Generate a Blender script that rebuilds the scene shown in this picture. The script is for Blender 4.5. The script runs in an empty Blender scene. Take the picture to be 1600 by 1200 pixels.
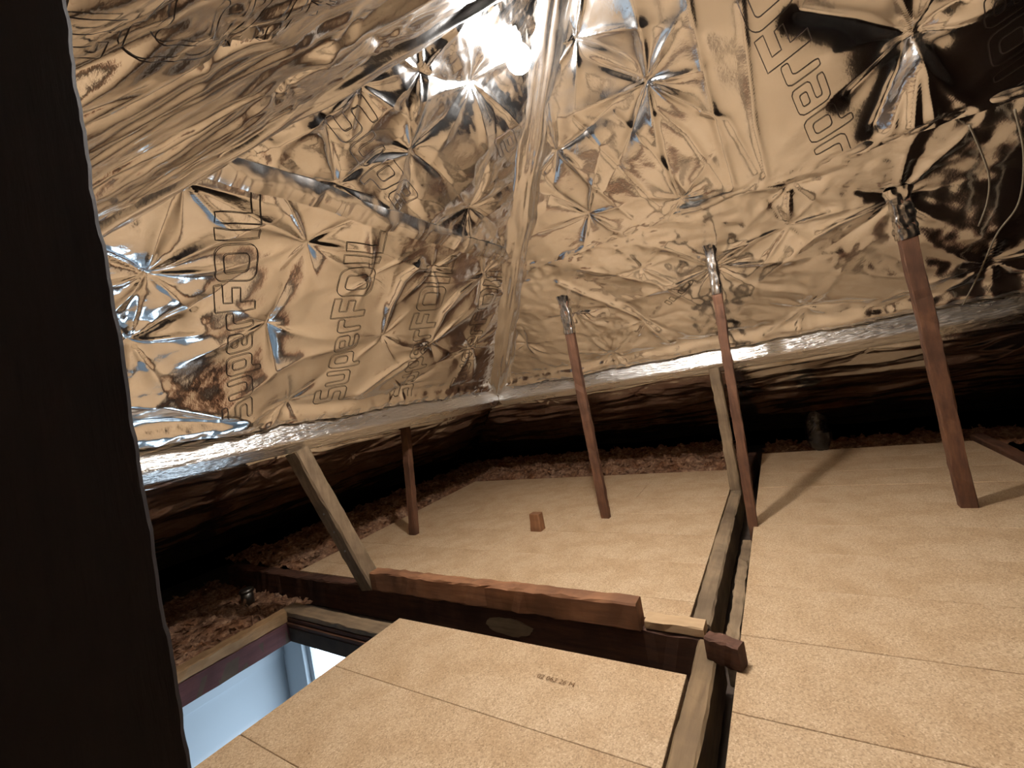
import bpy, bmesh, math, random
import numpy as np
from mathutils import Matrix, Vector

# ------------------------------------------------------------------ camera, world, exposure
K = 1.33                       # every length below is multiplied by K to reach metres
H = 0.65                       # eye height over the boards
sc = bpy.context.scene
C = sc.collection
yaw, pitch, roll = math.radians(-32.1658), math.radians(0.9888), math.radians(-10.1697)
fw = np.array([math.sin(yaw)*math.cos(pitch), math.cos(yaw)*math.cos(pitch), math.sin(pitch)])
r0 = np.array([math.cos(yaw), -math.sin(yaw), 0.0]); u0 = np.cross(r0, fw)
rt = math.cos(roll)*r0 + math.sin(roll)*u0
up = -math.sin(roll)*r0 + math.cos(roll)*u0
cd = bpy.data.cameras.new('camera'); cam = bpy.data.objects.new('camera', cd); C.objects.link(cam)
cd.sensor_fit = 'HORIZONTAL'; cd.sensor_width = 36.0; cd.lens = 36.0*660.88/1600.0
cd.clip_start = 0.02; cd.clip_end = 60
M = Matrix(((rt[0], up[0], -fw[0], 0), (rt[1], up[1], -fw[1], 0), (rt[2], up[2], -fw[2], H*K), (0, 0, 0, 1)))
cam.matrix_world = M
sc.camera = cam
w = bpy.data.worlds.new('world'); sc.world = w; w.use_nodes = True
w.node_tree.nodes['Background'].inputs[0].default_value = (0.5, 0.65, 0.9, 1)
w.node_tree.nodes['Background'].inputs[1].default_value = 0.0
vs = sc.view_settings
vs.view_transform = 'Standard'; vs.look = 'None'; vs.gamma = 1.0; vs.use_curve_mapping = False
vs.exposure = 0.0
LAMP_STRENGTH = 1600.0          # glowing bulb under the roof apex
LAMP_COLOR = (1.0, 0.945, 0.90)
WINDOW_STRENGTH = 4.2           # daylight pane in the room under the hatch
sc.cycles.max_bounces = 8; sc.cycles.diffuse_bounces = 3; sc.cycles.glossy_bounces = 6
sc.cycles.sample_clamp_indirect = 6.0
sc.cycles.blur_glossy = 0.6

# ------------------------------------------------------------------ helpers
def lin(c): return tuple((x/12.92 if x <= .04045 else ((x+.055)/1.055)**2.4) for x in c)
def rgb(r, g, b): return (*lin((r/255, g/255, b/255)), 1)

def mk(name, verts, faces, mat, parent=None, smooth=False, origin=None):
    """one mesh object from world-space points (before K)"""
    v = np.asarray(verts, dtype=np.float64).reshape(-1, 3)
    if origin is None:
        origin = np.array([(v[:, 0].min()+v[:, 0].max())/2, (v[:, 1].min()+v[:, 1].max())/2, v[:, 2].min()])
    origin = np.asarray(origin, float)
    v = (v-origin)*K
    me = bpy.data.meshes.new(name)
    if isinstance(faces, np.ndarray):
        nf = len(faces)
        me.vertices.add(len(v)); me.vertices.foreach_set('co', v.astype(np.float32).ravel())
        me.loops.add(nf*4); me.loops.foreach_set('vertex_index', faces.astype(np.int32).ravel())
        me.polygons.add(nf); me.polygons.foreach_set('loop_start', np.arange(0, nf*4, 4, dtype=np.int32))
        me.update(calc_edges=True)
    else:
        me.from_pydata([tuple(x) for x in v], [], faces); me.update()
    if smooth:
        me.polygons.foreach_set('use_smooth', np.ones(len(me.polygons), bool))
    me.materials.append(mat)
    o = bpy.data.objects.new(name, me); C.objects.link(o)
    o.location = origin*K
    if parent is not None:
        o.parent = parent
        o.location = Vector(origin*K) - Vector(parent['_o'])
    o['_o'] = tuple(origin*K)
    return o

def empty(name, loc):
    o = bpy.data.objects.new(name, None); C.objects.link(o); o.location = Vector(loc)*K
    o.empty_display_size = 0.05
    o['_o'] = tuple(np.asarray(loc, float)*K); return o

def tag(o, label, cat, group=None):
    o['label'] = label; o['category'] = cat
    if group: o['group'] = group
    return o
def struct(o, label=None):
    o['kind'] = 'structure'
    if label: o['label'] = label
    return o

BOXF = [(0, 3, 2, 1), (4, 5, 6, 7), (0, 1, 5, 4), (1, 2, 6, 5), (2, 3, 7, 6), (3, 0, 4, 7)]
def boxv(x0, x1, y0, y1, z0, z1):
    return [(x0, y0, z0), (x1, y0, z0), (x1, y1, z0), (x0, y1, z0), (x0, y0, z1), (x1, y0, z1), (x1, y1, z1), (x0, y1, z1)]
def box(name, x0, x1, y0, y1, z0, z1, mat, parent=None):
    return mk(name, boxv(x0, x1, y0, y1, z0, z1), BOXF, mat, parent)

# lattice noise --------------------------------------------------------
def perlin(x, y, seed=0):
    x = np.asarray(x, float); y = np.asarray(y, float)
    xi = np.floor(x).astype(np.int64); yi = np.floor(y).astype(np.int64)
    fx = x-xi; fy = y-yi
    def grad(ix, iy):
        h = (ix*374761393+iy*668265263+seed*2147483647+seed*974711) & 0xffffffff
        h = ((h ^ (h >> 13))*1274126177) & 0xffffffff
        h = (h ^ (h >> 16)) & 0xffff
        a = h/65536.0*2*np.pi
        return np.cos(a), np.sin(a)
    def d(ix, iy, dx, dy):
        gx, gy = grad(ix, iy); return gx*dx+gy*dy
    sx = fx*fx*fx*(fx*(fx*6-15)+10); sy = fy*fy*fy*(fy*(fy*6-15)+10)
    a = d(xi, yi, fx, fy); b = d(xi+1, yi, fx-1, fy); c = d(xi, yi+1, fx, fy-1); e = d(xi+1, yi+1, fx-1, fy-1)
    return (a+(b-a)*sx)+((c+(e-c)*sx)-(a+(b-a)*sx))*sy
def tri(x): return np.abs(2*(x-np.floor(x+.5)))
def crumple(u, v, seed, scale, n=5, warp=.25, aniso=None):
    """piecewise-flat facets with crisp creases, about -0.5..0.5 of `scale`"""
    rs = random.Random(seed)
    wu = u+warp*scale*perlin(u/scale*.7, v/scale*.7, seed+1)*1.6
    wv = v+warp*scale*perlin(u/scale*.7+31.7, v/scale*.7+11.3, seed+2)*1.6
    out = 0; tot = 0
    for i in range(n):
        a = rs.uniform(0, math.pi) if aniso is None else rs.gauss(aniso, .35)
        f = rs.uniform(.45, 1.5)/scale; ph = rs.random()
        amp = 1/(f*scale)
        out = out+amp*(tri((wu*math.cos(a)+wv*math.sin(a))*f+ph)-.5); tot += amp
    return out/tot*scale
def star(u, v, cu, cv, R=.18, depth=.012, folds=6, amp=.012, seed=0, width=.15):
    rs = random.Random(seed*77+5)
    du = u-cu; dv = v-cv; r = np.sqrt(du*du+dv*dv)+1e-6; th = np.arctan2(dv, du)
    h = -depth*np.exp(-r/(R*.35))
    env0 = r/(r+.02)
    for k in range(folds):
        t0 = 2*math.pi*(k+rs.uniform(-.35, .35))/folds; wd = width*rs.uniform(.5, 1.3)
        RR = R*rs.uniform(.5, 1.5); a = amp*rs.uniform(.4, 1.2)*(1 if rs.random() < .75 else -1)
        dt = (th-t0+np.pi+.5*r*rs.uniform(-2, 2)) % (2*np.pi)-np.pi
        h = h+a*env0*np.exp(-np.abs(dt/wd)**1.3)*np.exp(-(r/RR)**1.5)
    return h
def crease(u, v, pts, wdt, amp, sharp=1.2):
    """ridge (amp>0) or valley along a polyline in the sheet"""
    best = np.full(np.shape(u), 9.0)
    for (a, b), (c, d) in zip(pts[:-1], pts[1:]):
        L2 = (c-a)**2+(d-b)**2
        t = np.clip(((u-a)*(c-a)+(v-b)*(d-b))/L2, 0, 1)
        q = np.hypot(u-a-t*(c-a), v-b-t*(d-b)); best = np.minimum(best, q)
    return amp*np.exp(-(best/wdt)**sharp)

# ------------------------------------------------------------------ materials
def newmat(name):
    m = bpy.data.materials.new(name); m.use_nodes = True
    nt = m.node_tree; b = nt.nodes['Principled BSDF']; return m, nt, b
def N(nt, t, **kw):
    n = nt.nodes.new(t)
    for k, v in kw.items(): setattr(n, k, v)
    return n
def coords(nt, scale=(1, 1, 1)):
    tc = N(nt, 'ShaderNodeTexCoord'); mp = N(nt, 'ShaderNodeMapping'); mp.inputs['Scale'].default_value = scale
    nt.links.new(tc.outputs['Object'], mp.inputs[0]); return mp.outputs[0]
def noise(nt, vec, scale, detail=4, rough=.55):
    n = N(nt, 'ShaderNodeTexNoise'); n.inputs['Scale'].default_value = scale
    n.inputs['Detail'].default_value = detail; n.inputs['Roughness'].default_value = rough
    nt.links.new(vec, n.inputs['Vector']); return n.outputs['Fac']
def ramp(nt, fac, stops):
    r = N(nt, 'ShaderNodeValToRGB'); e = r.color_ramp.elements
    e[0].position, e[0].color = stops[0]; e[1].position, e[1].color = stops[-1]
    for p, c in stops[1:-1]:
        x = e.new(p); x.color = c
    nt.links.new(fac, r.inputs[0]); return r.outputs[0]
def mix(nt, fac, a, b, mode='MIX'):
    m = N(nt, 'ShaderNodeMix', data_type='RGBA', blend_type=mode)
    for s, i in ((fac, 0), (a, 6), (b, 7)):
        if hasattr(s, 'is_linked'): nt.links.new(s, m.inputs[i])
        else: m.inputs[i].default_value = s
    return m.outputs[2]
def bump(nt, b, h, strength, dist=.002):
    n = N(nt, 'ShaderNodeBump'); n.inputs['Strength'].default_value = strength; n.inputs['Distance'].default_value = dist
    nt.links.new(h, n.inputs['Height']); nt.links.new(n.outputs[0], b.inputs['Normal'])

def foil_mat(name, rough=.2, tint=(.965, .955, .935, 1), fine=.25, fscale=90, stretch=(1, 1, 1), bd=.0015):
    m, nt, b = newmat(name)
    b.inputs['Metallic'].default_value = 1.0
    b.inputs['Base Color'].default_value = tint
    vec = coords(nt, stretch)
    n1 = noise(nt, vec, 6, 3); n2 = noise(nt, vec, fscale, 3)
    rr = ramp(nt, n1, [(.3, (rough*.75,)*3+(1,)), (.7, (rough*1.25,)*3+(1,))])
    nt.links.new(rr, b.inputs['Roughness'])
    bump(nt, b, n2, fine, bd)
    return m
FOIL = foil_mat('foil', .15)
FOIL_TAPE = foil_mat('foil_tape', .2, (.88, .87, .85, 1), .35, 60)
FOIL_WRAP = foil_mat('foil_wrap', .30, (.84, .83, .81, 1), 1.0, 42, (.45, .45, 2.6), .0075)

def wood(name, c0, c1, axis, scale=14, rough=.75, stain=None, bs=.5):
    m, nt, b = newmat(name)
    st = [1, 1, 1]; st['XYZ'.index(axis)] = .09
    vec = coords(nt, st)
    n = noise(nt, vec, scale*3.2, 6, .65); big = noise(nt, coords(nt), 5, 3)
    col = ramp(nt, n, [(.28, c0), (.72, c1)])
    d = tuple(x*.55 for x in c0[:3])+(1,) if stain is None else stain
    f = ramp(nt, big, [(.42, (0, 0, 0, 1)), (.68, (.7, .7, .7, 1))])
    col = mix(nt, f, col, d)
    nt.links.new(col, b.inputs['Base Color']); b.inputs['Roughness'].default_value = rough
    b.inputs['Specular IOR Level'].default_value = .3
    bump(nt, b, n, bs, .003)
    return m
W_RED = {a: wood('wood_red_'+a, rgb(70, 45, 31), rgb(116, 80, 57), a) for a in 'XYZ'}
W_GREY = {a: wood('wood_grey_'+a, rgb(104, 86, 66), rgb(150, 128, 100), a) for a in 'XYZ'}
W_DARK = {a: wood('wood_dark_'+a, rgb(58, 37, 28), rgb(98, 66, 49), a) for a in 'XYZ'}
W_TAN = wood('wood_tan', rgb(112, 74, 50), rgb(160, 114, 80), 'X')
W_BLOCK = wood('wood_orange', rgb(118, 78, 50), rgb(152, 108, 74), 'Z')
W_JOIST = wood('wood_joist', rgb(98, 79, 57), rgb(136, 112, 82), 'Y')
W_PALE = wood('wood_pale', rgb(176, 146, 110), rgb(206, 176, 138), 'X', stain=rgb(160, 130, 98))
W_PLANK = {a: wood('wood_plank_'+a, rgb(128, 98, 66), rgb(168, 136, 98), a) for a in 'XYZ'}
W_MAROON = wood('wood_maroon', rgb(66, 38, 40), rgb(98, 62, 62), 'Y')
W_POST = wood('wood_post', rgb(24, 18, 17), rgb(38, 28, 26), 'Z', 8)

def chip_mat():
    m, nt, b = newmat('chipboard')
    vec = coords(nt)
    vo = N(nt, 'ShaderNodeTexVoronoi'); vo.inputs['Scale'].default_value = 300
    nt.links.new(vec, vo.inputs['Vector'])
    flake = ramp(nt, vo.outputs['Color'], [(.0, rgb(152, 127, 98)), (.4, rgb(188, 161, 128)), (.75, rgb(200, 174, 141)), (1, rgb(220, 198, 166))])
    n = noise(nt, vec, 9, 5); n2 = noise(nt, vec, 2.2, 3)
    dirt = ramp(nt, n, [(.35, rgb(228, 218, 204)), (.62, (1, 1, 1, 1))])
    col = mix(nt, .45, flake, dirt, 'MULTIPLY')
    dirt2 = ramp(nt, n2, [(.3, rgb(240, 234, 226)), (.6, (1, 1, 1, 1))])
    col = mix(nt, .8, col, dirt2, 'MULTIPLY')
    sp = noise(nt, vec, 120, 2, .4)
    spk = ramp(nt, sp, [(.2, rgb(110, 80, 55)), (.27, (1, 1, 1, 1))])
    col = mix(nt, .8, col, spk, 'MULTIPLY')
    nt.links.new(col, b.inputs['Base Color']); b.inputs['Roughness'].default_value = .6
    b.inputs['Specular IOR Level'].default_value = .25
    bump(nt, b, vo.outputs['Distance'], .12, .001)
    return m
CHIP = chip_mat()
def plain(name, col, rough=.8, metal=0, spec=.4, nz=None):
    m, nt, b = newmat(name)
    if nz:
        n = noise(nt, coords(nt), nz, 5)
        c2 = tuple(x*.6 for x in col[:3])+(1,)
        nt.links.new(ramp(nt, n, [(.3, c2), (.7, col)]), b.inputs['Base Color'])
        bump(nt, b, n, .5, .004)
    else:
        b.inputs['Base Color'].default_value = col
    b.inputs['Roughness'].default_value = rough; b.inputs['Metallic'].default_value = metal
    b.inputs['Specular IOR Level'].default_value = spec
    return m
INK = plain('ink', rgb(46, 32, 22), .7)
INK2 = plain('board_ink', rgb(112, 84, 56), .9)
PLASTER = plain('ceiling_back', rgb(78, 66, 56), .95, nz=12)
DECK = plain('roof_deck', rgb(60, 46, 36), .9, nz=8)
WHITE = plain('white_paint', rgb(214, 222, 228), .6, nz=None)
BLACKP = plain('black_plastic', rgb(14, 13, 14), .16, spec=.8)
METAL = plain('grey_metal', rgb(120, 118, 112), .4, 1)
NAIL = plain('nail', rgb(170, 165, 155), .4, 1)
CABLE = plain('cable', rgb(120, 108, 90), .6)
def insul_mat(name, g):
    m, nt, b = newmat(name)
    rgb = lambda a, b_, c: tuple(min(1, x*g) for x in lin((a/255, b_/255, c/255)))+(1,)
    vec = coords(nt)
    n = noise(nt, vec, 34, 6, .7); n2 = noise(nt, vec, 7, 3)
    c = ramp(nt, n, [(.25, rgb(58, 42, 34)), (.5, rgb(104, 80, 64)), (.75, rgb(150, 124, 100))])
    c2 = ramp(nt, n2, [(.35, rgb(150, 130, 112)), (.65, rgb(230, 205, 190))])
    nt.links.new(mix(nt, 1, c, c2, 'MULTIPLY'), b.inputs['Base Color'])
    b.inputs['Roughness'].default_value = 1; b.inputs['Specular IOR Level'].default_value = .1
    bump(nt, b, n, 1, .012); return m
INSUL = insul_mat('insulation', 1.9)
INSUL_SHADE = insul_mat('insulation_shade', .4)  # same insulation, colour darkened to stand in for shade on the right
DEBRIS = insul_mat('dry_debris', 1.9)
def emis(name, col, s):
    m, nt, b = newmat(name)
    b.inputs['Base Color'].default_value = (0, 0, 0, 1)
    b.inputs['Emission Color'].default_value = (*col, 1); b.inputs['Emission Strength'].default_value = s
    return m
BULB = emis('bulb_glow', LAMP_COLOR, LAMP_STRENGTH)
PANE = emis('daylight', (.66, .83, 1.0), WINDOW_STRENGTH)

# ------------------------------------------------------------------ structure: base floor with hatch hole, floor panels
ZC = -.12                                   # top of the house ceiling between the joists
HX0, HX1, HY0, HY1 = -1.795, -.95, .10, .882  # hatch opening
def slab_with_hole(name, X0, X1, Y0, Y1, z0, z1, mat):
    V = []; F = []
    for b in ((X0, HX0, Y0, Y1), (HX1, X1, Y0, Y1), (HX0, HX1, Y0, HY0), (HX0, HX1, HY1, Y1)):
        n = len(V); V += boxv(b[0], b[1], b[2], b[3], z0, z1); F += [tuple(i+n for i in f) for f in BOXF]
    return mk(name, V, F, mat)
floor = struct(slab_with_hole('floor', -3.15, 3.7, -1.5, 3.85, -.175, ZC, PLASTER), 'dusty back of the house ceiling under the chipboard')
rng = random.Random(4)
def panel(x0, x1, y0, y1, xl0=None, xl1=None):
    """one chipboard panel, chamfered; xl0/xl1 give a slanted left edge"""
    g = .0007; b = .0010; t = .018
    z = rng.uniform(-.0008, .0006)
    a0 = x0 if xl0 is None else xl0; a1 = x0 if xl1 is None else xl1
    V = []
    for (e, zz) in ((0, z-t), (0, z-b), (b, z)):
        V += [(a0+g+e, y0+g+e, zz), (x1-g-e, y0+g+e, zz), (x1-g-e, y1-g-e, zz), (a1+g+e, y1-g-e, zz)]
    F = [(0, 3, 2, 1), (8, 9, 10, 11)]
    for k in (0, 4):
        for i in range(4): j = (i+1) % 4; F.append((k+i, k+j, k+4+j, k+4+i))
    return mk('floor_panel', V, F, CHIP, floor)
# far bay
ys = [1.085, 1.185, 1.42, 1.655, 1.89, 2.126, 2.36, 2.62]
def leftx(y): return -2.022-(y-1.09)*.083
for i, (a, b) in enumerate(zip(ys[:-1], ys[1:])):
    sp = [None, -1.16, -1.16, -.95, -1.62, -.72, -1.3][i]
    if sp is None: panel(leftx(a), -.292, a, b, leftx(a), leftx(b))
    else:
        panel(leftx(a), sp, a, b, leftx(a), leftx(b)); panel(sp, -.292, a, b)
# right bay
ys = [-.86, -.62, -.38, -.14, .10, .34, .582, .823, 1.066, 1.305, 1.54, 1.78, 2.02, 2.26, 2.50, 2.745, 2.985]
for i, (a, b) in enumerate(zip(ys[:-1], ys[1:])):
    panel(-.174, .748, a, b)
# near bay
for a, b in zip([-.80, -.54, -.30, -.06, .18, .42, .66], [-.54, -.30, -.06, .18, .42, .66, .898]):
    panel(-1.140, -.264, a, b)

# roof shell behind the foil
def plane_pts(pl, u, v, h=0):
    s = 1.2806
    u = np.asarray(u, float); v = np.asarray(v, float); a = v/s
    if pl == 'L':
        P = np.stack([-1.5+a, u, .7+.8*a], -1); n = np.array([.8, 0, -1])/s
    elif pl == 'R':
        P = np.stack([u, 2.2-a, .7+.8*a], -1); n = np.array([0, -.8, -1])/s
    else:
        P = np.stack([u, -.24+a, .7+.8*a], -1); n = np.array([0, .8, -1])/s
    return P+np.asarray(h)[..., None]*n
VR = 1.5625                                  # slope length purlin to ridge
def hipu(pl, v):
    a = np.asarray(v, float)/1.2806
    return (-.24+a, 2.2-a) if pl == 'L' else (-1.5+a, np.full_like(a, 3.6))
def shell():
    o = .07
    top = 1.676+o*1.28
    ax = (-.28, .98, top); G_ = (3.7, .98, top)
    q = .10; zq = .78                              # break in slope at the purlins
    P0 = (-1.5-q, -.24, zq); P1 = (-1.5-q, 2.2+q, zq); P2 = (3.7, 2.2+q, zq); P3 = (3.7, -.24, zq)
    E0 = (-3.1, -1.25, -.04); E1 = (-3.1, 3.8, .06); E2 = (3.7, 3.8, .06); E3 = (3.7, -1.25, -.04)
    return mk('ceiling', [ax, G_, P0, P1, P2, P3, E0, E1, E2, E3],
        [(2, 0, 3), (3, 0, 1, 4), (5, 1, 0, 2), (6, 2, 3, 7), (7, 3, 4, 8), (9, 5, 2, 6), (6, 7, 8, 9)][:6], DECK)
struct(shell(), 'dark boarded underside of the hipped roof behind the foil')
struct(mk('wall_right', [(3.62, -1.3, -.17), (3.62, 3.8, -.17), (3.62, 3.8, .06), (3.62, 2.3, .78), (3.62, .98, 1.76), (3.62, -.24, .78), (3.62, -1.3, 0), (3.68, -1.3, -.17), (3.68, 3.8, -.17), (3.68, 3.8, .06), (3.68, 2.3, .78), (3.68, .98, 1.76), (3.68, -.24, .78), (3.68, -1.3, 0)],
   [(0, 1, 2, 3, 4, 5, 6), (13, 12, 11, 10, 9, 8, 7)]+[(i, i+7, (i+1) % 7+7, (i+1) % 7) for i in range(7)], DECK), 'dark boarded gable wall far off to the right')

# ------------------------------------------------------------------ foil sheets
def sheet(name, pl, hfun, vtop, vbot, nu, nv, label, mat=FOIL, ufrac=None, upow=1.0, ulim=None):
    """a foil sheet as a displaced grid; vbot(u)/vtop(u) bound it along the slope"""
    s = np.linspace(0, 1, nu)**upow; t = np.linspace(0, 1, nv)
    Sg, Tg = np.meshgrid(s, t)
    V = np.full_like(Sg, .4); 
    for _ in range(4):
        a, b = hipu(pl, V)
        if ulim is not None: b = np.minimum(b, ulim)
        U = a+(b-a)*Sg
        V = vbot(U)+(vtop(U)-vbot(U))*Tg
    a, b = hipu(pl, V)
    if ulim is not None: b = np.minimum(b, ulim)
    U = a+(b-a)*Sg
    P = plane_pts(pl, U, V, hfun(U, V))
    idx = np.arange(nu*nv).reshape(nv, nu)
    F = np.stack([idx[:-1, :-1], idx[:-1, 1:], idx[1:, 1:], idx[1:, :-1]], -1).reshape(-1, 4)
    o = mk(name, P.reshape(-1, 3), F, mat, smooth=True)
    return tag(o, label, 'foil sheet', 'crinkled foil insulation sheets lining the roof')
const = lambda c: (lambda u: np.full_like(np.asarray(u, float), c))
def hipdist(pl, u, v):
    a, b = hipu(pl, v); return np.minimum(np.abs(u-a), np.abs(b-u))*.75

LSEAM, RSEAM = .81, .755
def h_LL(u, v):
    h = .010+.014*perlin(u*2.3, v*2.3+4, 3)+.0045*perlin(u*8, v*5, 7)
    for i, (a, b, R, d, f, am) in enumerate([(.369, .531, .22, .022, 7, .020), (.363, .351, .2, .022, 8, .020), (.398, .75, .2, .018, 7, .016),
        (.675, .681, .17, .014, 6, .013), (.657, .416, .2, .016, 5, .013), (.826, .085, .2, .016, 6, .012),
        (1.088, .379, .2, .016, 6, .013), (1.362, .35, .2, .016, 6, .014), (1.351, .09, .16, .016, 7, .014),
        (1.436, .709, .2, .016, 7, .016), (1.667, .323, .2, .016, 8, .016), (.909, .617, .14, .012, 5, .011), (1.152, .683, .15, .012, 6, .012)]):
        h = h+star(u, v, a, b, R, d, f, am, 100+i)
    h = h+crease(u, v, [(1.077, .393), (1.034, .519), (1.032, .624), (1.067, .699)], .013, .013)
    h = h+crease(u, v, [(1.354, .367), (1.319, .515), (1.346, .612), (1.428, .708)], .013, .013)
    h = h+crease(u, v, [(.42, .74), (.62, .70), (.9, .60)], .03, .010)
    h = h+crease(u, v, [(.60, .10), (.80, .30), (1.0, .36), (1.3, .33)], .03, .008)
    h = h+crease(u, v, [(1.1, .10), (1.25, .26), (1.36, .33), (1.55, .62)], .022, .010)
    h = h+crease(u, v, [(.26, .20), (.45, .16), (.70, .05)], .06, .030)+crease(u, v, [(.25, .09), (.45, .07), (.62, .045)], .025, -.014)
    h = h+.06*crumple(u, v, 21, .24, 6)+.024*crumple(u, v, 22, .07, 5)
    left = np.exp(-np.maximum(u-.28, 0)/.16)*np.exp(-((v-.30)/.30)**2)
    h = h+left*(.34*crumple(u, v, 5, .09, 6)+.25*crumple(u, v, 6, .035, 6))
    edge = np.exp(-np.maximum(v, 0)/.035)+.8*np.exp(-np.maximum(LSEAM-v, 0)/.045)+1.0*np.exp(-hipdist('L', u, v)/.10)*(u > 1)
    h = h+edge*(.22*crumple(u, v, 31, .045, 6)+.10*crumple(u, v, 33, .018, 5))
    h = h+.012*np.exp(-(np.maximum(v-.012, 0)/.03)**2)-.006*np.exp(-((v-.055)/.03)**2)
    return np.maximum(h, -.03)
LL = sheet('foil_sheet', 'L', h_LL, const(LSEAM), const(-.012), 420, 230,
    'smooth tan-reflecting foil sheet with three columns of outline lettering above the left purlin')

def h_LU(u, v):
    h = .014+.012*perlin(u*3, v*3+9, 13)
    for i, (a, b, R, d, f, am) in enumerate([(.851, .998, .2, .022, 6, .020), (.947, 1.219, .2, .022, 7, .018), (1.172, .927, .2, .02, 7, .018),
        (.655, 1.071, .15, .018, 6, .018), (.781, 1.164, .14, .016, 6, .016), (.692, .852, .15, .016, 6, .013)]):
        h = h+star(u, v, a, b, R, d, f, am, 200+i)
    h = h+.15*crumple(u, v, 51, .20, 6)+.05*crumple(u, v, 52, .07, 5)
    h = h+crease(u, v, [(.851, .84), (.84, 1.0), (.80, 1.18)], .02, .014)+crease(u, v, [(.74, .84), (.9, .80), (1.2, .84)], .025, .014)
    edge = np.exp(-np.maximum(v-LSEAM, 0)/.05)+.8*np.exp(-hipdist('L', u, v)/.06)+1.2*np.exp(-(np.hypot(u-.90, v-1.36)/.2)**2)
    h = h+edge*(.24*crumple(u, v, 61, .05, 6)+.10*crumple(u, v, 62, .02, 5))
    return h+.004
LU = sheet('foil_sheet', 'L', h_LU, const(VR-.01), const(LSEAM-.015), 300, 220,
    'creased triangular foil sheet with diagonal lettering high under the roof apex, beside the glare')

def h_RL(u, v):
    h = .010+.012*perlin(u*2.6, v*3.1+2, 23)
    for i, (a, b, R, d, f, am) in enumerate([(.12, .70, .18, .02, 7, .015), (.102, .542, .16, .018, 6, .015), (.121, .124, .16, .014, 7, .012),
        (.65, .147, .2, .02, 8, .02), (-.146, .45, .26, .02, 8, .018), (-.708, .095, .16, .016, 7, .015), (-.76, .42, .18, .02, 8, .018),
        (-.475, .263, .2, .014, 6, .014), (.392, .53, .24, .022, 8, .02), (-1.1, .30, .2, .016, 7, .015), (-.40, .56, .16, .014, 6, .013), (.9, .45, .25, .02, 8, .02)]):
        h = h+star(u, v, a, b, R, d, f, am, 300+i)
    h = h+.12*crumple(u, v, 71, .17, 6)+.09*crumple(u, v, 72, .06, 6)*(.5+.8*np.clip(perlin(u*3, v*4, 73)+.3, 0, 1))
    h = h+crease(u, v, [(-.75, .62), (-.5, .30), (-.42, .08)], .014, .008)+crease(u, v, [(-.62, .66), (-.38, .48), (-.25, .3)], .014, .008)
    edge = np.exp(-np.maximum(v, 0)/.04)+np.exp(-np.maximum(RSEAM-v, 0)/.06)+np.exp(-hipdist('R', u, v)/.10)*(u < 1)
    edge = edge+.8*np.exp(-np.hypot(u-.39, v-.58)/.10)+.6*np.exp(-np.hypot(u+.146, v-.47)/.08)
    h = h+edge*(.24*crumple(u, v, 81, .05, 6)+.10*crumple(u, v, 83, .02, 5))
    h = h+.014*np.exp(-(np.maximum(v-.012, 0)/.03)**2)-.006*np.exp(-((v-.06)/.03)**2)
    dark = np.clip((u-.5)/.25, 0, 1)
    h = h+dark*.05*perlin(u*4, v*2.5, 77)
    return np.maximum(h, -.03)
RL = sheet('foil_sheet', 'R', h_RL, const(RSEAM), const(-.012), 560, 220,
    'heavily crumpled foil sheet behind the three wooden struts, above the right purlin', upow=1.6)

def h_RU(u, v):
    h = .014+.012*perlin(u*2.2, v*2.6+7, 43)
    for i, (a, b, R, d, f, am) in enumerate([(-.185, 1.182, .2, .024, 8, .022), (-.497, 1.129, .2, .02, 6, .016), (-.187, .795, .18, .018, 7, .014),
        (-.496, .87, .22, .016, 6, .012), (.396, .981, .22, .03, 4, .016), (.72, 1.0, .3, .03, 8, .03), (-.316, 1.37, .18, .02, 7, .018)]):
        h = h+star(u, v, a, b, R, d, f, am, 400+i)
    for k in range(6):
        h = h+crease(u, v, [(-.62+.11*k, 1.3-.05*k), (-.56+.11*k, 1.0), (-.46+.10*k, .80)], .007, .0035*(1 if k % 2 else -1))
    h = h+crease(u, v, [(-.045, 1.35), (-.045, 1.1), (-.03, .78)], .012, .006)+crease(u, v, [(.06, 1.25), (.05, .95), (.06, .78)], .010, .005)
    c0 = (.396, .981)
    for e_, wd_, am_ in (((.176, 1.164), .030, -.026), ((.235, 1.04), .018, .006), ((.27, .915), .022, -.018), ((.322, .80), .020, -.020),
                         ((.357, .785), .016, .010), ((.400, .77), .017, .017), ((.44, .776), .016, .015), ((.423, 1.10), .018, .018), ((.47, 1.02), .03, -.02)):
        m_ = ((c0[0]+e_[0])/2, (c0[1]+e_[1])/2+.01)
        h = h+crease(u, v, [c0, m_, e_], wd_, am_)
    wgt = np.exp(-((u+.35)/.4)**2)
    h = h+(.02+.05*wgt)*crumple(u, v, 91, .24, 5)+.012*crumple(u, v, 92, .08, 5)
    edge = np.exp(-np.maximum(v-RSEAM, 0)/.03)+.7*np.exp(-hipdist('R', u, v)/.06)*(u < 1)
    h = h+edge*(.20*crumple(u, v, 95, .05, 6)+.08*crumple(u, v, 96, .02, 5))
    dark = np.clip((u-.45)/.2, 0, 1)
    h = h+dark*.06*perlin(u*4+3, v*3, 78)
    return h+.004
RU = sheet('foil_sheet', 'R', h_RU, const(VR-.01), const(RSEAM-.015), 640, 250,
    'broad smooth foil sheet with large slanted lettering at the upper right', upow=1.6)

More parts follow.
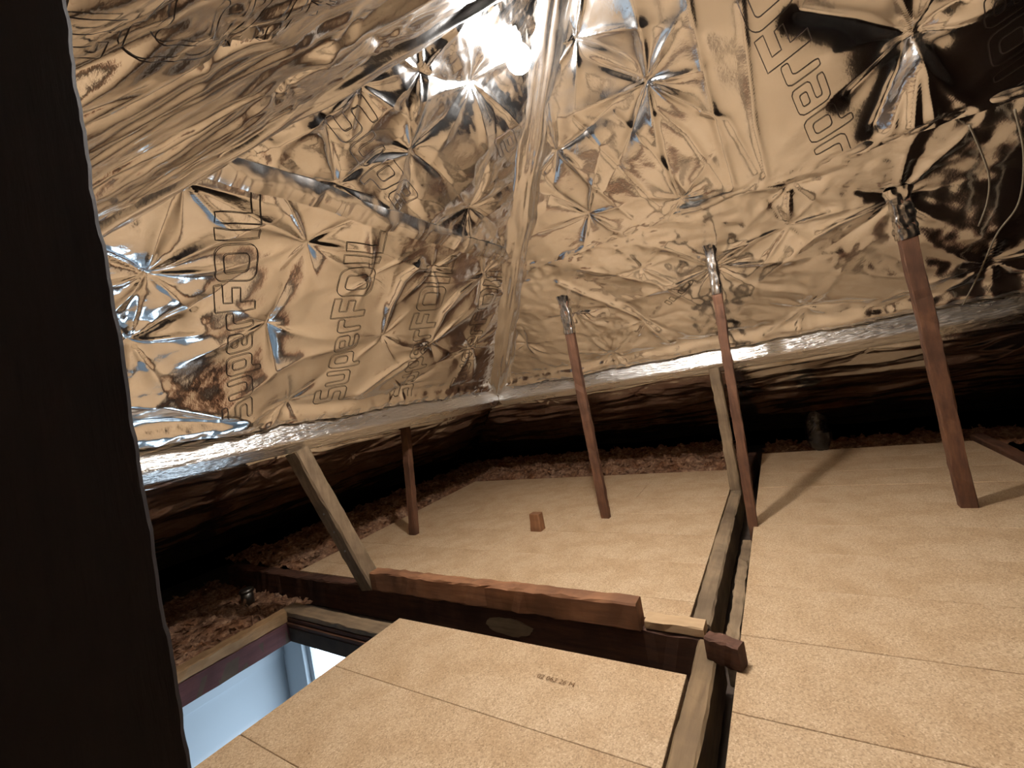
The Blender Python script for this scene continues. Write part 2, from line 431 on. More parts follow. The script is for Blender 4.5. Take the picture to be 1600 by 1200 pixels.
def h_T(u, v):
    h = .02+.010*perlin(u*3, v*3, 63)
    # long folds running with the hip
    q = (u+1.5)-v/1.2806
    h = h+.42*crumple(q*1.0+.02*perlin(u*5, v*5, 5), v*.22, 64, .12, 6, aniso=.05)+.30*crumple(q, v*.35, 66, .04, 6, aniso=.1)+.14*crumple(u, v, 67, .05, 6)*np.clip(.4+1.5*perlin(u*4, v*4, 65), 0, 1)
    for i, (a, b) in enumerate([(-.41, .60), (-.6, .85), (-.3, .9), (-.55, 1.1)]):
        h = h+star(u, v, a, b, .14, .016, 6, .014, 500+i)
    edge = 1.0*np.exp(-np.abs(q)/.05)
    h = h+edge*(.26*crumple(u, v, 68, .06, 6)+.1*crumple(u, v, 69, .02, 5))+.02*np.exp(-(q/.03)**2)
    return h
TT = sheet('foil_sheet', 'T', h_T, const(VR-.005), const(-.06), 520, 300,
    'darker foil sheet with long streaky folds overhead at the upper left', upow=1.8)

def h_eave(seed):
    def f(u, t):
        h = .016*perlin(u*2.2, t*5, seed)+.010*perlin(u*6, t*8, seed+1)
        h = h+.22*crumple(u*.45, t, seed+2, .14, 6, aniso=1.5)+.10*crumple(u, t, seed+3, .06, 6, aniso=1.4)
        h = h+crease(u, t, [(-4, .19), (-.2, .185), (.3, .20), (.75, .185), (4, .19)], .006, .014)
        for k in range(7):
            h = h+star(u, t, -1.3+.55*k, .22+.09*((k*7) % 3), .16, .014, 6, .014, seed*3+k)
        return h
    return f
def eave(pl, hf, nu, nt_, tmax, label, upow=1.0):
    """flatter foil below a purlin, running out over the wall plate"""
    Sg, Tg = np.meshgrid(np.linspace(0, 1, nu)**upow, np.linspace(0, tmax, nt_))
    if pl == 'L':
        a = -.24-.07-Tg; U = a+(2.27+Tg-a)*Sg
        P = np.stack([-1.565-Tg, U, .635-.43*Tg], -1); n = np.array([.395, 0, -.919])
    else:
        a = -1.565-Tg; U = a+(3.6-a)*Sg
        P = np.stack([U, 2.265+Tg, .635-.43*Tg], -1); n = np.array([0, -.395, -.919])
    P = P+hf(U, Tg)[..., None]*n
    idx = np.arange(nu*nt_).reshape(nt_, nu)
    F = np.stack([idx[:-1, :-1], idx[:-1, 1:], idx[1:, 1:], idx[1:, :-1]], -1).reshape(-1, 4)
    return tag(mk('foil_sheet', P.reshape(-1, 3), F, FOIL, smooth=True), label, 'foil sheet', 'crinkled foil insulation sheets lining the roof')
eave('L', h_eave(81), 420, 190, 1.42, 'shadowed foil sheet below the left purlin running out to the eaves')
eave('R', h_eave(91), 560, 190, 1.42, 'shadowed foil sheet below the right purlin running out to the eaves', 1.5)
sheet('foil_sheet', 'T', lambda u, v: 0*u-.01+.02*crumple(u, v, 99, .2, 4), const(-.05), const(-1.05), 60, 30, 'foil sheet of the near slope behind the viewer down to the eaves')

# taped hips
def hip_tape(y0, sgn, pl2, label, l0, l1, wd, nl, nc, seed):
    d = np.array([1, -sgn, .8]); d = d/np.linalg.norm(d)
    nL = np.array([.8, 0, -1])/1.2806; n2 = np.array([0, -.8*sgn, -1])/1.2806
    cl = np.cross(nL, d); cl = cl if cl @ np.array([0, -sgn, 0]) > 0 else -cl     # into the left plane
    c2 = np.cross(n2, d); c2 = c2 if c2[0] > 0 else -c2
    nb = nL+n2; nb = nb/np.linalg.norm(nb)
    l = np.linspace(l0, l1, nl); c = np.linspace(-1, 1, nc); Lg, Cg = np.meshgrid(l, c, indexing='ij')
    side = np.where(Cg[..., None] < 0, -Cg[..., None]*cl, Cg[..., None]*c2)
    wv = wd*(1+.25*perlin(Lg*5, Cg*0+3, seed))
    wav = .010*perlin(Lg*6, Cg*2, seed+3)
    off = .030*np.exp(-(Cg/.45)**2)+.020+wav+.22*crumple(Lg*.10, Cg*wd, seed+1, .03, 6, aniso=1.5)+.05*crumple(Lg, Cg*wd, seed+2, .04, 6)
    off = off-.026*np.abs(Cg)**3
    P = np.array([-1.5, y0, .7])+Lg[..., None]*d+side*wv[..., None]+off[..., None]*nb
    idx = np.arange(nl*nc).reshape(nl, nc)
    F = np.stack([idx[:-1, :-1], idx[:-1, 1:], idx[1:, 1:], idx[1:, :-1]], -1).reshape(-1, 4)
    return tag(mk('foil_tape', P.reshape(-1, 3), F, FOIL_TAPE, smooth=True), label, 'foil tape')
hip_tape(2.2, 1, 'R', 'shiny foil tape running up the hip corner between the two slopes', -.06, 1.97, .085, 420, 44, 11)
hip_tape(-.24, -1, 'T', 'rough foil-wrapped hip along the upper left, running up to the glare', .1, 1.97, .05, 420, 36, 17)
# flat tape over the right-hand seam
def seam_tape(pl, v0, ua, ub, hf, seed, label, wd=.016):
    nu = 260; u = np.linspace(ua, ub, nu); c = np.linspace(-1, 1, 7); U, Cc = np.meshgrid(u, c, indexing='ij')
    V = v0+Cc*wd+.006*perlin(U*4, Cc*0, seed)
    Hh = hf(U, V)+.004+.006*(1-Cc**2)+.06*crumple(U, V, seed, .03, 4)
    P = plane_pts(pl, U, V, Hh); idx = np.arange(nu*7).reshape(nu, 7)
    F = np.stack([idx[:-1, :-1], idx[:-1, 1:], idx[1:, 1:], idx[1:, :-1]], -1).reshape(-1, 4)
    return tag(mk('foil_tape', P.reshape(-1, 3), F, FOIL_TAPE, smooth=True), label, 'foil tape')
seam_tape('R', RSEAM, -.20, 1.4, h_RL, 71, 'thin bright foil tape along the level seam above the struts')

seam_tape('L', LSEAM, .42, 1.56, lambda u, v: np.maximum(h_LL(u, np.minimum(v, LSEAM)), h_LU(u, np.maximum(v, LSEAM))), 73, 'crumpled foil tape along the level seam above the lettered sheet', .03)

# ------------------------------------------------------------------ outline lettering printed on the foil
def chaik(p, it=2, q=.28):
    for _ in range(it):
        o = []
        for a, b in zip(p, p[1:]+p[:1]):
            o += [(a[0]+(b[0]-a[0])*q, a[1]+(b[1]-a[1])*q), (b[0]-(b[0]-a[0])*q, b[1]-(b[1]-a[1])*q)]
        p = o
    return p
def rrect(x0, y0, x1, y1, r):
    o = []
    for cx, cy, a0 in ((x1-r, y1-r, 0), (x0+r, y1-r, 90), (x0+r, y0+r, 180), (x1-r, y0+r, 270)):
        for k in range(6):
            a = math.radians(a0+k*18); o.append((cx+r*math.cos(a), cy+r*math.sin(a)))
    return o
rc = lambda p: chaik(p, 2, .14)
G = {'F': (.72, [[(0, 0), (.21, 0), (.21, .38), (.56, .38), (.56, .58), (.21, .58), (.21, .80), (.64, .80), (.64, 1), (0, 1)]]),
     'O': (.98, [rrect(0, 0, .86, 1, .24), rrect(.21, .2, .65, .8, .1)]),
     'I': (.33, [[(0, 0), (.21, 0), (.21, 1), (0, 1)]]),
     'L': (.66, [[(0, 0), (.58, 0), (.58, .2), (.21, .2), (.21, 1), (0, 1)]]),
     'S': (.74, [rc([(0, 0), (.64, 0), (.64, .58), (.19, .58), (.19, .82), (.62, .82), (.62, 1), (0, 1), (0, .41), (.45, .41), (.45, .18), (0, .18)])]),
     'u': (.69, [rc([(0, .74), (.16, .74), (.16, .17), (.42, .17), (.42, .74), (.58, .74), (.58, 0), (0, 0)])]),
     'p': (.69, [rc([(0, -.26), (.16, -.26), (.16, 0), (.58, 0), (.58, .74), (0, .74)]), rrect(.16, .17, .42, .57, .08)]),
     'e': (.69, [rc([(.56, 0), (.56, .15), (.16, .15), (.16, .3), (.58, .3), (.58, .74), (0, .74), (0, 0)]), rrect(.16, .43, .42, .6, .05)]),
     'r': (.50, [rc([(0, 0), (.16, 0), (.16, .56), (.44, .56), (.44, .74), (0, .74)])])}
def lettering(text, parent, pl, hf, p0, p1, upv, length=None, vmin=-9, vmax=9, lw=.0010, umax=9):
    """closed outline strokes from p0 towards p1 (sheet u,v), cap-height vector upv"""
    tot = sum(G[c][0] for c in text)
    dx, dy = (p1[0]-p0[0])/tot, (p1[1]-p0[1])/tot
    V = []; F = []; x = 0
    for ch in text:
        adv, loops = G[ch]
        for lp in loops:
            pts = []
            for a, b in zip(lp, lp[1:]+lp[:1]):
                n = max(1, int(math.hypot(b[0]-a[0], b[1]-a[1])/.06))
                pts += [(a[0]+(b[0]-a[0])*k/n, a[1]+(b[1]-a[1])*k/n) for k in range(n)]
            q = np.array([(p0[0]+(x+a)*dx+b*upv[0], p0[1]+(x+a)*dy+b*upv[1]) for a, b in pts])
            q2 = np.roll(q, -1, 0); t = q2-np.roll(q, 1, 0); t /= np.linalg.norm(t, axis=1)[:, None]+1e-9
            nrm = np.stack([-t[:, 1], t[:, 0]], 1)*lw
            A = q+nrm; B = q-nrm; base = len(V); n = len(q)
            PA = plane_pts(pl, A[:, 0], A[:, 1], hf(A[:, 0], A[:, 1])+.0022)
            PB = plane_pts(pl, B[:, 0], B[:, 1], hf(B[:, 0], B[:, 1])+.0022)
            V += list(PA)+list(PB)
            for i in range(n):
                j = (i+1) % n
                if vmin < q[i, 1] < vmax and vmin < q[j, 1] < vmax and q[i, 0] < umax:
                    F.append((base+i, base+j, base+n+j, base+n+i))
        x += adv
    o = mk('printed_lettering', V, F, INK, parent); o['label'] = 'dark outline lettering printed on the foil'
    return o
TX = 'SuperFOIL'
lettering(TX, LL, 'L', h_LL, (.70, .075), (.53, .785), (-.088, -.024), vmin=.03, vmax=.80)
lettering(TX, LL, 'L', h_LL, (1.045, .075), (.885, .785), (-.118, -.020), vmin=.03, vmax=.80)
lettering(TX, LL, 'L', h_LL, (1.44, .03), (1.225, .765), (-.125, -.02), vmin=.03, vmax=.80)
lettering(TX, LL, 'L', h_LL, (1.80, .07), (1.53, .80), (-.10, -.02), vmin=.03, vmax=.80)
lettering(TX, RU, 'R', h_RU, (.296, .648), (.110, 1.458), (-.097, -.028), vmin=.765, vmax=1.45, lw=.0010)
lettering(TX, RU, 'R', h_RU, (.66, .66), (.474, 1.47), (-.097, -.028), vmin=.77, vmax=1.4, lw=.0010)
lettering('Supe', LU, 'L', h_LU, (.600, .975), (.905, .835), (.055, .085), vmin=.825, vmax=1.2)
lettering('e', LU, 'L', h_LU, (1.095, 1.136), (1.18, 1.10), (.05, .08), vmin=.83)
lettering('FOIL', TT, 'T', h_T, (-.322, .40), (-.350, .74), (-.085, -.02), vmin=.3, lw=.0007)
lettering('ILO', RL, 'R', h_RL, (-.355, .325), (-.225, .420), (-.015, .022), vmin=.1, lw=.0007)

# ------------------------------------------------------------------ timber
def beam(name, p0, p1, w_, d_, mat, upv=(0, 0, 1), parent=None, rough=.0022, seed=0, seg=None, taper=1.0, bev=.10):
    """sawn timber from p0 to p1 (centre line); w_ sideways, d_ along upv; chamfered, wavy arrises"""
    p0 = np.array(p0, float); p1 = np.array(p1, float); ax = p1-p0; L = np.linalg.norm(ax); ax /= L
    s = np.cross(ax, np.array(upv, float)); s /= np.linalg.norm(s); t = np.cross(s, ax)
    seg = seg or max(6, int(L/.03)); b = bev*min(w_, d_)
    prof = [(-w_/2+b, -d_/2), (w_/2-b, -d_/2), (w_/2, -d_/2+b), (w_/2, d_/2-b), (w_/2-b, d_/2), (-w_/2+b, d_/2), (-w_/2, d_/2-b), (-w_/2, -d_/2+b)]
    rs = np.random.RandomState(seed+1); n = len(prof); V = []
    for i in range(seg+1):
        f = i/seg; k = 1+(taper-1)*f
        j = rs.normal(0, rough*.5, (n, 2)) if 0 < i < seg else np.zeros((n, 2))
        bow = rough*1.5*perlin(np.array([f*L*4.0]), np.array([seed*3.3]), seed)[0]
        for q, (a, c) in enumerate(prof):
            V.append(p0+ax*L*f+s*(a*k+j[q, 0]+bow)+t*(c*k+j[q, 1]))
    F = []
    for i in range(seg):
        for q in range(n):
            r = (q+1) % n; F.append((i*n+q, i*n+r, (i+1)*n+r, (i+1)*n+q))
    F.append(tuple(range(n-1, -1, -1))); F.append(tuple(seg*n+q for q in range(n)))
    return mk(name, V, F, mat, parent)

def purlin(sec, axis, a0, a1, label, seed):
    """foil-wrapped purlin: 2D section extruded along an axis with a crinkled skin"""
    sec = np.array(sec); n = 180; pts = []; per = []
    m = len(sec); sub = 8
    for i in range(m):
        for k in range(sub): per.append(sec[i]+(sec[(i+1) % m]-sec[i])*(k/sub))
    per = np.array(per); np_ = len(per); cen = sec.mean(0)
    out = per-cen; out /= np.linalg.norm(out, axis=1)[:, None]
    n = 380; ls = np.linspace(a0, a1, n); V = []
    arc = np.arange(np_)*.012
    for l in ls:
        cr = .0016*perlin(np.full(np_, l*30.0), arc*60, seed)+.035*crumple(np.full(np_, l*.6), arc, seed, .03, 4, aniso=1.5)+.05*crumple(np.full(np_, l), arc, seed+1, .022, 5)
        q = per+out*cr[:, None]
        for a, z in q: V.append((l, a, z) if axis == 'X' else (a, l, z))
    idx = np.arange(n*np_).reshape(n, np_); nx = np.roll(idx, -1, 1)
    F = np.stack([idx[:-1], nx[:-1], nx[1:], idx[1:]], -1).reshape(-1, 4)
    if axis == 'Y': F = F[:, ::-1].copy()
    o = mk('purlin', V, F, FOIL_WRAP, smooth=False)
    return tag(o, label, 'purlin')
purlin([(2.20, .603), (2.243, .569), (2.300, .600), (2.300, .700), (2.214, .700)], 'X', -1.50, 3.5, 'foil-wrapped horizontal purlin along the right slope, behind the three struts', 3)
purlin([(-1.50, .607), (-1.543, .570), (-1.600, .600), (-1.600, .702), (-1.514, .702)], 'Y', -.30, 2.20, 'foil-wrapped horizontal purlin along the left slope, under the lettered sheet', 4)

def foil_sleeve(parent, p0, p1, w_, d_, seed):
    p0 = np.array(p0, float); p1 = np.array(p1, float); ax = p1-p0; L = np.linalg.norm(ax); ax /= L
    s = np.cross(ax, (0, 1, 0)); s /= np.linalg.norm(s); t = np.cross(s, ax); n = 28; m = 26; V = []
    for i in range(m):
        f = i/(m-1)
        for q in range(n):
            a = 2*math.pi*q/n; ca, sa = math.cos(a), math.sin(a)
            k = 1/max(abs(ca), abs(sa)); k = min(k, 1.25)
            fl = 1+.55*max(0, (f-.72)/.28)**1.5
            jt = .26*perlin(np.array([f*9.0]), np.array([q*.9]), seed)[0]+.24*perlin(np.array([f*3.0]), np.array([q*2.1]), seed+2)[0]
            V.append(p0+ax*L*f+s*(ca*k*w_/2*(fl+jt)*1.12)+t*(sa*k*d_/2*(fl+jt)*1.12))
    idx = np.arange(m*n).reshape(m, n); nx = np.roll(idx, -1, 1)
    F = np.stack([idx[:-1], nx[:-1], nx[1:], idx[1:]], -1).reshape(-1, 4)
    o = mk('foil_sleeve', V, F, FOIL_TAPE, parent); o['label'] = 'shiny foil sleeve around the top end'
    return o
def strut(base, top, w_, d_, label, fs, seed):
    e = empty('roof_strut', (base[0], base[1], base[2]))
    tag(e, label, 'strut', 'red-brown struts propping the roof')
    b = np.array(base, float); t = np.array(top, float)
    beam('timber', b, t, w_, d_, W_RED['Z'], (0, 1, 0), e, seed=seed, bev=.08)
    if fs > 0: foil_sleeve(e, t+(b-t)*fs, t+(t-b)*.02, w_, d_, seed)
    return e
s1 = strut((-.775, 1.832, -.02), (-.772, 1.790, 1.03), .040, .030, 'thin wooden strut nearest the hip corner, left of the three under the right slope', .16, 1)
s2 = strut((-.176, 1.77, -.11), (-.146, 1.775, 1.045), .032, .036, 'thin wooden strut in the floor gap beside the grey post, middle of the three', .15, 2)
s3 = strut((.452, 1.975, 0), (.392, 1.795, 1.04), .044, .038, 'thick wooden strut standing on the chipboard at the far right', .13, 3)
s0 = strut((-1.742, 1.555, 0), (-1.72, 1.60, .565), .044, .034, 'short wooden strut below the left purlin near the floor edge', 0, 4)

e = empty('brace', (-1.45, 1.04, 0))
tag(e, 'slanting grey-topped timber brace from the left purlin down to the short beam', 'brace')
beam('timber', (-1.452, 1.043, .004), (-1.532, .882, .575), .058, .074, W_GREY['Z'], (1, 0, .14), e, seed=9)
for f in (.42, .55, .69):
    p = np.array((-1.445, 1.045, .0))*f+np.array((-1.525, .88, .575))*(1-f)+np.array((.002, -.027, -.008))
    V = []; nn = 8
    for k in range(nn): V.append(p+np.array((.0045*math.cos(k*math.pi/4), -.003, .0045*math.sin(k*math.pi/4))))
    V.append(p+np.array((0, -.006, 0)))
    V.append(p+np.array((0, .006, 0)))
    mk('nail_head', V, [(i, (i+1) % nn, nn) for i in range(nn)]+[((i+1) % nn, i, nn+1) for i in range(nn)], NAIL, e)

tag(beam('upright_post', (-.266, 2.235, .003), (-.262, 2.238, .59), .046, .05, W_GREY['Z'], (0, 1, 0), seed=11),
    'grey square post standing on the joist end under the right purlin', 'post')
tag(beam('floor_joist', (-.2655, 1.085, -.048), (-.2655, 2.26, -.048), .047, .10, W_GREY['Y'], seed=12), 'grey joist along the floor gap, running to the upright post', 'joist')
tag(beam('floor_joist', (-.236, -.55, -.048), (-.236, 1.022, -.048), .047, .10, W_JOIST, seed=13, rough=.0016), 'near brown joist between the two chipboard bays, at the bottom of the view', 'joist')
tag(beam('floor_joist', (-.198, 1.05, -.075), (-.198, 1.70, -.075), .030, .09, W_GREY['Y'], seed=14, rough=.004), 'lower dusty joist sunk in the gap beside the right-hand boards', 'joist')
tag(beam('floor_joist', (-.255, 2.27, -.045), (-.225, 3.02, -.045), .045, .10, W_DARK['Y'], seed=15), 'dark joist end behind the upright post, in the shade of the eaves', 'joist')
tag(beam('cross_beam', (-2.62, 1.058, -.060), (-.245, 1.058, -.060), .052, .118, W_DARK['X'], seed=16, rough=.003), 'dark deep beam crossing behind the hatch and the near boards', 'beam')
tag(beam('short_beam', (-1.415, 1.037, .036), (-.394, 1.037, .036), .046, .070, W_TAN, seed=17, rough=.0035), 'red-brown timber lying on the dark cross beam', 'beam')
tag(beam('timber_offcut', (-.385, 1.052, .011), (-.246, 1.050, .011), .044, .022, W_PALE, seed=18, rough=.002), 'flat pale offcut between the short beam and the joist', 'offcut')
tag(beam('timber_block', (-.226, .968, .026), (-.158, .946, .026), .032, .050, W_DARK['X'], seed=19, rough=.003), 'small dark block bridging the near joist and the right-hand boards', 'block')
tag(beam('floor_joist', (.782, 1.4, -.045), (.782, 3.06, -.03), .050, .10, W_RED['Y'], seed=20), 'brown joist past the right-hand edge of the boards', 'joist')
cb = [o for o in bpy.data.objects if o.name.startswith('cross_beam')][0]
def smear(x, z, rx, rz, seed):
    n = 26; V = [(x, 1.0268, z)]
    for k in range(n):
        a = 2*math.pi*k/n; q = 1+.25*float(perlin(np.array([math.cos(a)*2.0]), np.array([math.sin(a)*2.0]), seed)[0])
        V.append((x+rx*q*math.cos(a), 1.0278, z+rz*q*math.sin(a)))
    for k in range(n): V.append((V[1+k][0], 1.034, V[1+k][2]))
    F = [(0, 1+k, 1+(k+1) % n) for k in range(n)]+[(1+k, 1+n+k, 1+n+(k+1) % n, 1+(k+1) % n) for k in range(n)]
    o = mk('plaster_smear', V, F, W_GREY['X'], cb); o['label'] = 'pale plaster smear on the side of the beam'
smear(-.815, -.058, .085, .026, 3)
st = empty('timber_stub', (-1.048, 1.665, 0))
tag(st, 'sawn-off square wooden stub poking up through the far boards', 'stub')
beam('stub_body', (-1.048, 1.665, -.01), (-1.046, 1.667, .076), .058, .050, W_BLOCK, (0, 1, 0), st, seed=22, taper=.88, seg=5, rough=.001)

# dark post close to the camera
def near_post():
    n = 150; V = []; zs = np.linspace(.0, 1.0, n); F = []
    ring = []
    X1, Y1, X0, Y0 = -.30, .0862, -.46, -.10
    top = lambda y: .7+.8*(y+.24)-.004
    for i, z in enumerate(zs):
        j1 = .0022*perlin(np.array([z*23.0]), np.array([1.5]), 8)[0]+.0012*perlin(np.array([z*80.0]), np.array([2.5]), 9)[0]
        j2 = .0015*perlin(np.array([z*31.0]), np.array([7.5]), 10)[0]
        V += [(a, b, z*top(b)) for a, b in ((X0, Y0), (X1, Y0), (X1, Y1-.002+j1), (X1-.0014+j2*.5, Y1+j1), (X0, Y1))]
    m = 5
    for i in range(n-1):
        for q in range(m):
            r = (q+1) % m; F.append((i*m+q, i*m+r, (i+1)*m+r, (i+1)*m+q))
    F.append(tuple(range(m-1, -1, -1))); F.append(tuple((n-1)*m+q for q in range(m)))
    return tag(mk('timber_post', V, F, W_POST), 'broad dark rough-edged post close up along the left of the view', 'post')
near_post()

# ------------------------------------------------------------------ hatch frame
h = empty('hatch_frame', (-1.4, .49, -.175))
tag(h, 'worn wooden frame lining the open loft hatch', 'hatch frame')
beam('left_plank', (-1.823, -.0, -.079), (-1.823, .95, -.079), .056, .038, W_PLANK['Y'], parent=h, seed=31, rough=.003)
beam('left_lining', (-1.806, .08, -.138), (-1.806, .90, -.138), .022, .076, W_MAROON, parent=h, seed=32, rough=.001)
beam('back_plank', (-1.85, .914, -.068), (-.95, .914, -.068), .060, .018, W_GREY['X'], parent=h, seed=33, rough=.002)
beam('moulding', (-1.795, .893, -.088), (-.95, .893, -.088), .022, .014, W_DARK['X'], parent=h, seed=34, rough=.0006)
beam('moulding', (-1.795, .889, -.103), (-.95, .889, -.103), .026, .010, W_RED['X'], parent=h, seed=35, rough=.0006)
beam('moulding', (-1.795, .894, -.116), (-.95, .894, -.116), .020, .012, W_DARK['X'], parent=h, seed=36, rough=.0006)
beam('back_lining', (-1.795, .892, -.150), (-.95, .892, -.150), .018, .052, W_DARK['X'], parent=h, seed=37, rough=.001)
beam('right_lining', (-.955, .10, -.1), (-.955, .88, -.1), .02, .15, W_DARK['Y'], parent=h, seed=38, rough=.001)
beam('front_lining', (-1.795, .11, -.1), (-.95, .11, -.1), .02, .15, W_DARK['X'], parent=h, seed=39, rough=.001)

# room under the hatch
RX0, RX1, RY0, RY1, RZ = -2.10, .2, -1.3, .99, -2.0
struct(box('wall_left', RX0-.05, RX0, RY0, RY1, RZ, -.176, WHITE), 'pale painted wall of the room below the hatch')
struct(box('wall_front', RX0, RX1, RY0-.05, RY0, RZ, -.176, WHITE), 'pale wall of the room below, out of sight')
struct(box('wall_side', RX1, RX1+.05, RY0, RY1, RZ, -.176, WHITE), 'pale wall of the room below, beneath the boards')
struct(box('floor_below', RX0, RX1, RY0, RY1, RZ-.05, RZ, WHITE), 'pale floor of the room below the hatch')
WX0, WX1, WZ0, WZ1 = -1.935, -1.25, -1.35, -.24
V = []; F = []
for b in ((RX0, WX0, RZ, -.176), (WX1, RX1, RZ, -.176), (WX0, WX1, RZ, WZ0), (WX0, WX1, WZ1, -.176)):
    n = len(V); V += boxv(b[0], b[1], RY1, RY1+.06, b[2], b[3]); F += [tuple(i+n for i in f) for f in BOXF]
struct(mk('wall_back', V, F, WHITE), 'pale wall with the bright window in the room below')
wn = struct(box('window_1', WX0, WX1, RY1+.045, RY1+.055, WZ0, WZ1, PANE), 'bright daylight window of the room below')
for (a, b, c, d) in ((WX0, WX0+.03, WZ0, WZ1), (WX1-.03, WX1, WZ0, WZ1), (WX0+.03, WX1-.03, WZ0, WZ0+.03), (WX0+.03, WX1-.03, WZ1-.03, WZ1)):
    box('window_frame', a, b, RY1+.02, RY1+.044, c, d, WHITE, wn)
# cornice strip on the left wall
cv = []
cp = [(RX0, -.176), (RX0+.05, -.176), (RX0+.045, -.2), (RX0+.02, -.24), (RX0+.012, -.345), (RX0, -.35)]
for y in (RY0, RY1):
    for a, z in cp: cv.append((a, y, z))
nc = len(cp)
struct(mk('trim_1', cv, [(i, (i+1) % nc, nc+(i+1) % nc, nc+i) for i in range(nc)]+[tuple(range(nc-1, -1, -1)), tuple(range(nc, 2*nc))], WHITE), 'white cornice along the wall of the room below')

# ------------------------------------------------------------------ lamp
LP = np.array([-.42, .97, 1.465])
lp = empty('ceiling_lamp', LP)
tag(lp, 'bare glowing bulb just under the roof apex, washed out by glare', 'lamp')
def lathe(name, prof, cen, mat, parent, n=24, smooth=True):
    V = []; F = []
    for r, z in prof:
        for k in range(n): a = 2*math.pi*k/n; V.append((cen[0]+r*math.cos(a), cen[1]+r*math.sin(a), cen[2]+z))
    for i in range(len(prof)-1):
        for k in range(n): j = (k+1) % n; F.append((i*n+k, i*n+j, (i+1)*n+j, (i+1)*n+k))
    F.append(tuple(range(n-1, -1, -1))); F.append(tuple((len(prof)-1)*n+k for k in range(n)))
    return mk(name, V, F, mat, parent, smooth)
lathe('bulb', [(.004, -.0325), (.013, -.030), (.023, -.022), (.030, -.011), (.0325, .0), (.030, .012), (.023, .024), (.014, .034), (.011, .040)], LP, BULB, lp)
lathe('lamp_holder', [(.012, .039), (.015, .042), (.015, .062), (.010, .066), (.007, .098)], LP, WHITE, lp)

# ------------------------------------------------------------------ wires, bundle, pipe
def tube(name, pts, r, mat, n=8, sub=8):
    P = [np.array(p, float) for p in pts]; Q = []
    for i in range(len(P)-1):
        a = P[max(i-1, 0)]; b = P[i]; c = P[i+1]; d = P[min(i+2, len(P)-1)]
        for k in range(sub):
            t = k/sub; Q.append(.5*((2*b)+(c-a)*t+(2*a-5*b+4*c-d)*t*t+(3*b-a-3*c+d)*t**3))
    Q.append(P[-1]); V = []; F = []
    for i, q in enumerate(Q):
        ax = Q[min(i+1, len(Q)-1)]-Q[max(i-1, 0)]; ax /= np.linalg.norm(ax)
        s = np.cross(ax, (.3, .9, .2)); s /= np.linalg.norm(s); t = np.cross(s, ax)
        for k in range(n): a = 2*math.pi*k/n; V.append(q+r*(s*math.cos(a)+t*math.sin(a)))
    for i in range(len(Q)-1):
        for k in range(n): j = (k+1) % n; F.append((i*n+k, i*n+j, (i+1)*n+j, (i+1)*n+k))
    F.append(tuple(range(n-1, -1, -1))); F.append(tuple((len(Q)-1)*n+k for k in range(n)))
    return mk(name, V, F, mat, None, True)
def on(pl, pts, h_): return [plane_pts(pl, np.array(a), np.array(b), np.array(h_)) for a, b in pts]
tag(tube('wire', on('R', [(.504, .735), (.538, .644), (.567, .551), (.576, .461), (.570, .379)], .055), .0022, CABLE), 'shorter thin wire drooping from the foil at the upper right', 'wire')
tag(tube('wire', on('R', [(.584, .735), (.625, .591), (.644, .429), (.616, .324), (.601, .168), (.58, .02)], .055), .0024, CABLE), 'longer thin wire curving down to the purlin at the far right', 'wire')

def lump(name, cen, rad, mat, seed, nu=40, nv=24):
    V = []; F = []
    for i in range(nv+1):
        ph = math.pi*i/nv
        for k in range(nu):
            a = 2*math.pi*k/nu
            d = np.array([math.sin(ph)*math.cos(a), math.sin(ph)*math.sin(a), -math.cos(ph)])
            q = 1+.16*float(crumple(np.array([a*.35+3*d[2]*.1]), np.array([ph*.5]), seed, .25, 5)[0])/.25*1.2
            p = np.array(cen)+d*np.array(rad)*q; p[2] = max(p[2], cen[2]-rad[2]*.96)
            V.append(p)
    for i in range(nv):
        for k in range(nu): j = (k+1) % nu; F.append((i*nu+k, i*nu+j, (i+1)*nu+j, (i+1)*nu+k))
    return mk(name, V, F, mat, None, False)
tag(lump('plastic_bundle', (.125, 2.985, .108), (.066, .06, .115), BLACKP, 7), 'shiny black plastic bundle at the back edge of the right-hand boards', 'bundle')
pe = empty('pipe_stub', (-2.22, .935, -.1)); tag(pe, 'short dark capped pipe standing in the loose fill by the hatch', 'pipe')
lathe('pipe', [(.026, 0), (.026, .075)], (-2.22, .935, -.11), METAL, pe, 18)
lathe('pipe_rim', [(.026, .060), (.030, .062), (.030, .074), (.026, .077), (.021, .076)], (-2.22, .935, -.11), METAL, pe, 18)

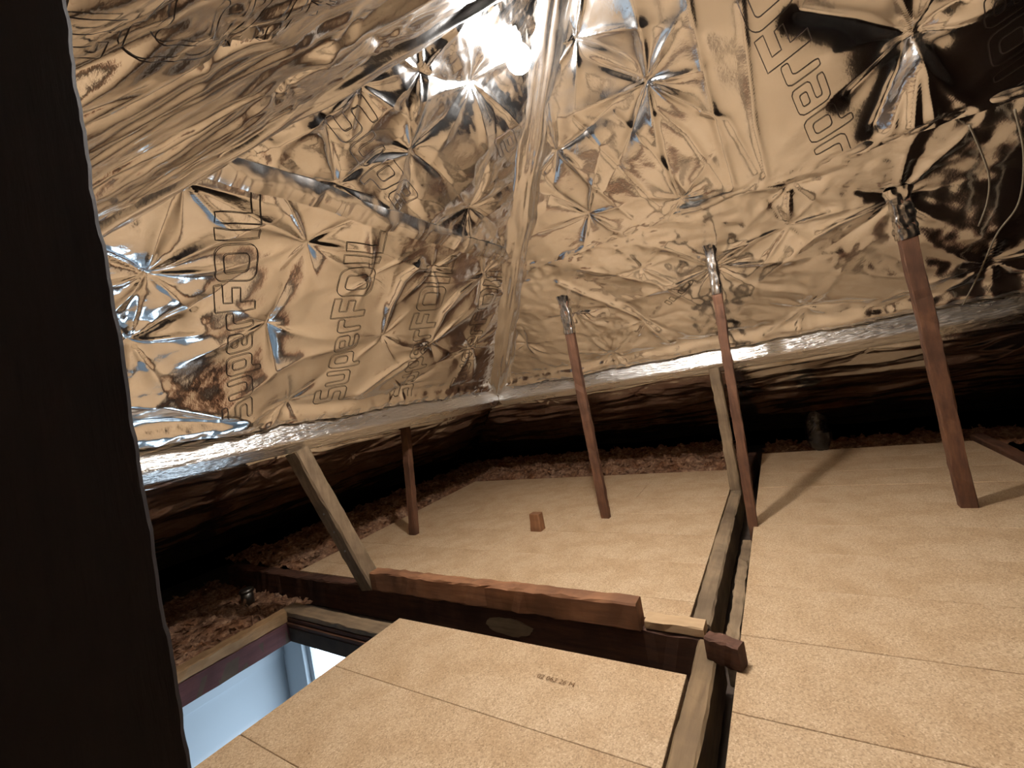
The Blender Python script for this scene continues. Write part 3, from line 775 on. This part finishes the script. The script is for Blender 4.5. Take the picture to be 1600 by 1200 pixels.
# ------------------------------------------------------------------ loose insulation (nobody could count it)
def fill(name, x0, x1, y0, y1, zb, amp, nx, ny, label, seed, mask=None, tufts=600, mat=None):
    x = np.linspace(x0, x1, nx); y = np.linspace(y0, y1, ny); X, Y = np.meshgrid(x, y)
    Z = zb+amp*(.5+.9*perlin(X*7, Y*7, seed)+.5*perlin(X*19, Y*19, seed+1)+.4*perlin(X*45, Y*45, seed+2))+.25*crumple(X, Y, seed+3, .05, 5)*1.0
    if mask is not None: Z = mask(X, Y, Z)
    P = np.stack([X, Y, Z], -1).reshape(-1, 3)
    idx = np.arange(nx*ny).reshape(ny, nx)
    F = np.stack([idx[:-1, :-1], idx[:-1, 1:], idx[1:, 1:], idx[1:, :-1]], -1).reshape(-1, 4)
    rs = np.random.RandomState(seed); base = len(P); T = []; TF = []
    for k in range(tufts):
        i, j = rs.randint(0, ny), rs.randint(0, nx); c = np.array([X[i, j], Y[i, j], Z[i, j]+.004])
        a = rs.normal(0, 1, 3); a[2] *= .5; a /= np.linalg.norm(a); b = np.cross(a, rs.normal(0, 1, 3)); b /= np.linalg.norm(b)
        a *= rs.uniform(.010, .028); b *= rs.uniform(.003, .010)
        n = base+len(T); T += [c-a-b, c+a-b*.6, c+a*.8+b, c-a*.9+b*.7]; TF.append((n, n+1, n+2, n+3))
    P = np.vstack([P, np.array(T)]); F = np.vstack([F, np.array(TF)])
    o = mk(name, P, F, mat or INSUL); tag(o, label, 'insulation'); o['kind'] = 'stuff'; return o
fill('loose_insulation', -2.75, .0-.30, 2.615, 3.45, -.07, .05, 230, 90, 'brown loose insulation along the far eaves behind the boards', 5,
     lambda X, Y, Z: Z+.05*np.clip((Y-2.64)/.12, 0, 1), 1800)
fill('loose_insulation', -2.75, -2.03, 1.09, 2.62, -.07, .045, 80, 170, 'brown loose insulation along the left eaves beside the far boards', 6,
     lambda X, Y, Z: np.where(X > leftx(Y)-.01, np.minimum(Z, -.03), Z+.05*np.clip((leftx(Y)-.03-X)/.1, 0, 1)), 1200)
fill('loose_insulation', -2.80, -1.853, .0, 1.028, -.115, .03, 90, 130, 'loose fill and debris heaped left of the hatch', 8, None, 1400, DEBRIS)
fill('loose_insulation', -.17, 2.6, 2.99, 3.45, -.06, .05, 240, 60, 'shadowed insulation at the back edge of the right-hand boards', 9, None, 700)
fill('loose_insulation', .81, 2.8, -1.0, 2.99, -.11, .04, 150, 260, 'insulation with shade put into its colour between the joists past the right-hand boards', 10, None, 800, INSUL_SHADE)

# stamped code on the near board
cu = bpy.data.curves.new('stamp', 'FONT'); cu.body = '02 063 26 M'; cu.size = .0185*K
to = bpy.data.objects.new('stamp', cu); C.objects.link(to)
me = bpy.data.meshes.new_from_object(to.evaluated_get(bpy.context.evaluated_depsgraph_get()))
bpy.data.objects.remove(to)
so = bpy.data.objects.new('stamped_code', me); C.objects.link(so); me.materials.append(INK2)
so.parent = floor; so.location = Vector((-.572*K, .790*K, .0012*K))-Vector(floor['_o']); so.rotation_euler = (0, 0, math.radians(-1.5))
so['label'] = 'faint stamped code on the near chipboard'

for o in bpy.data.objects:
    if '_o' in o: del o['_o']
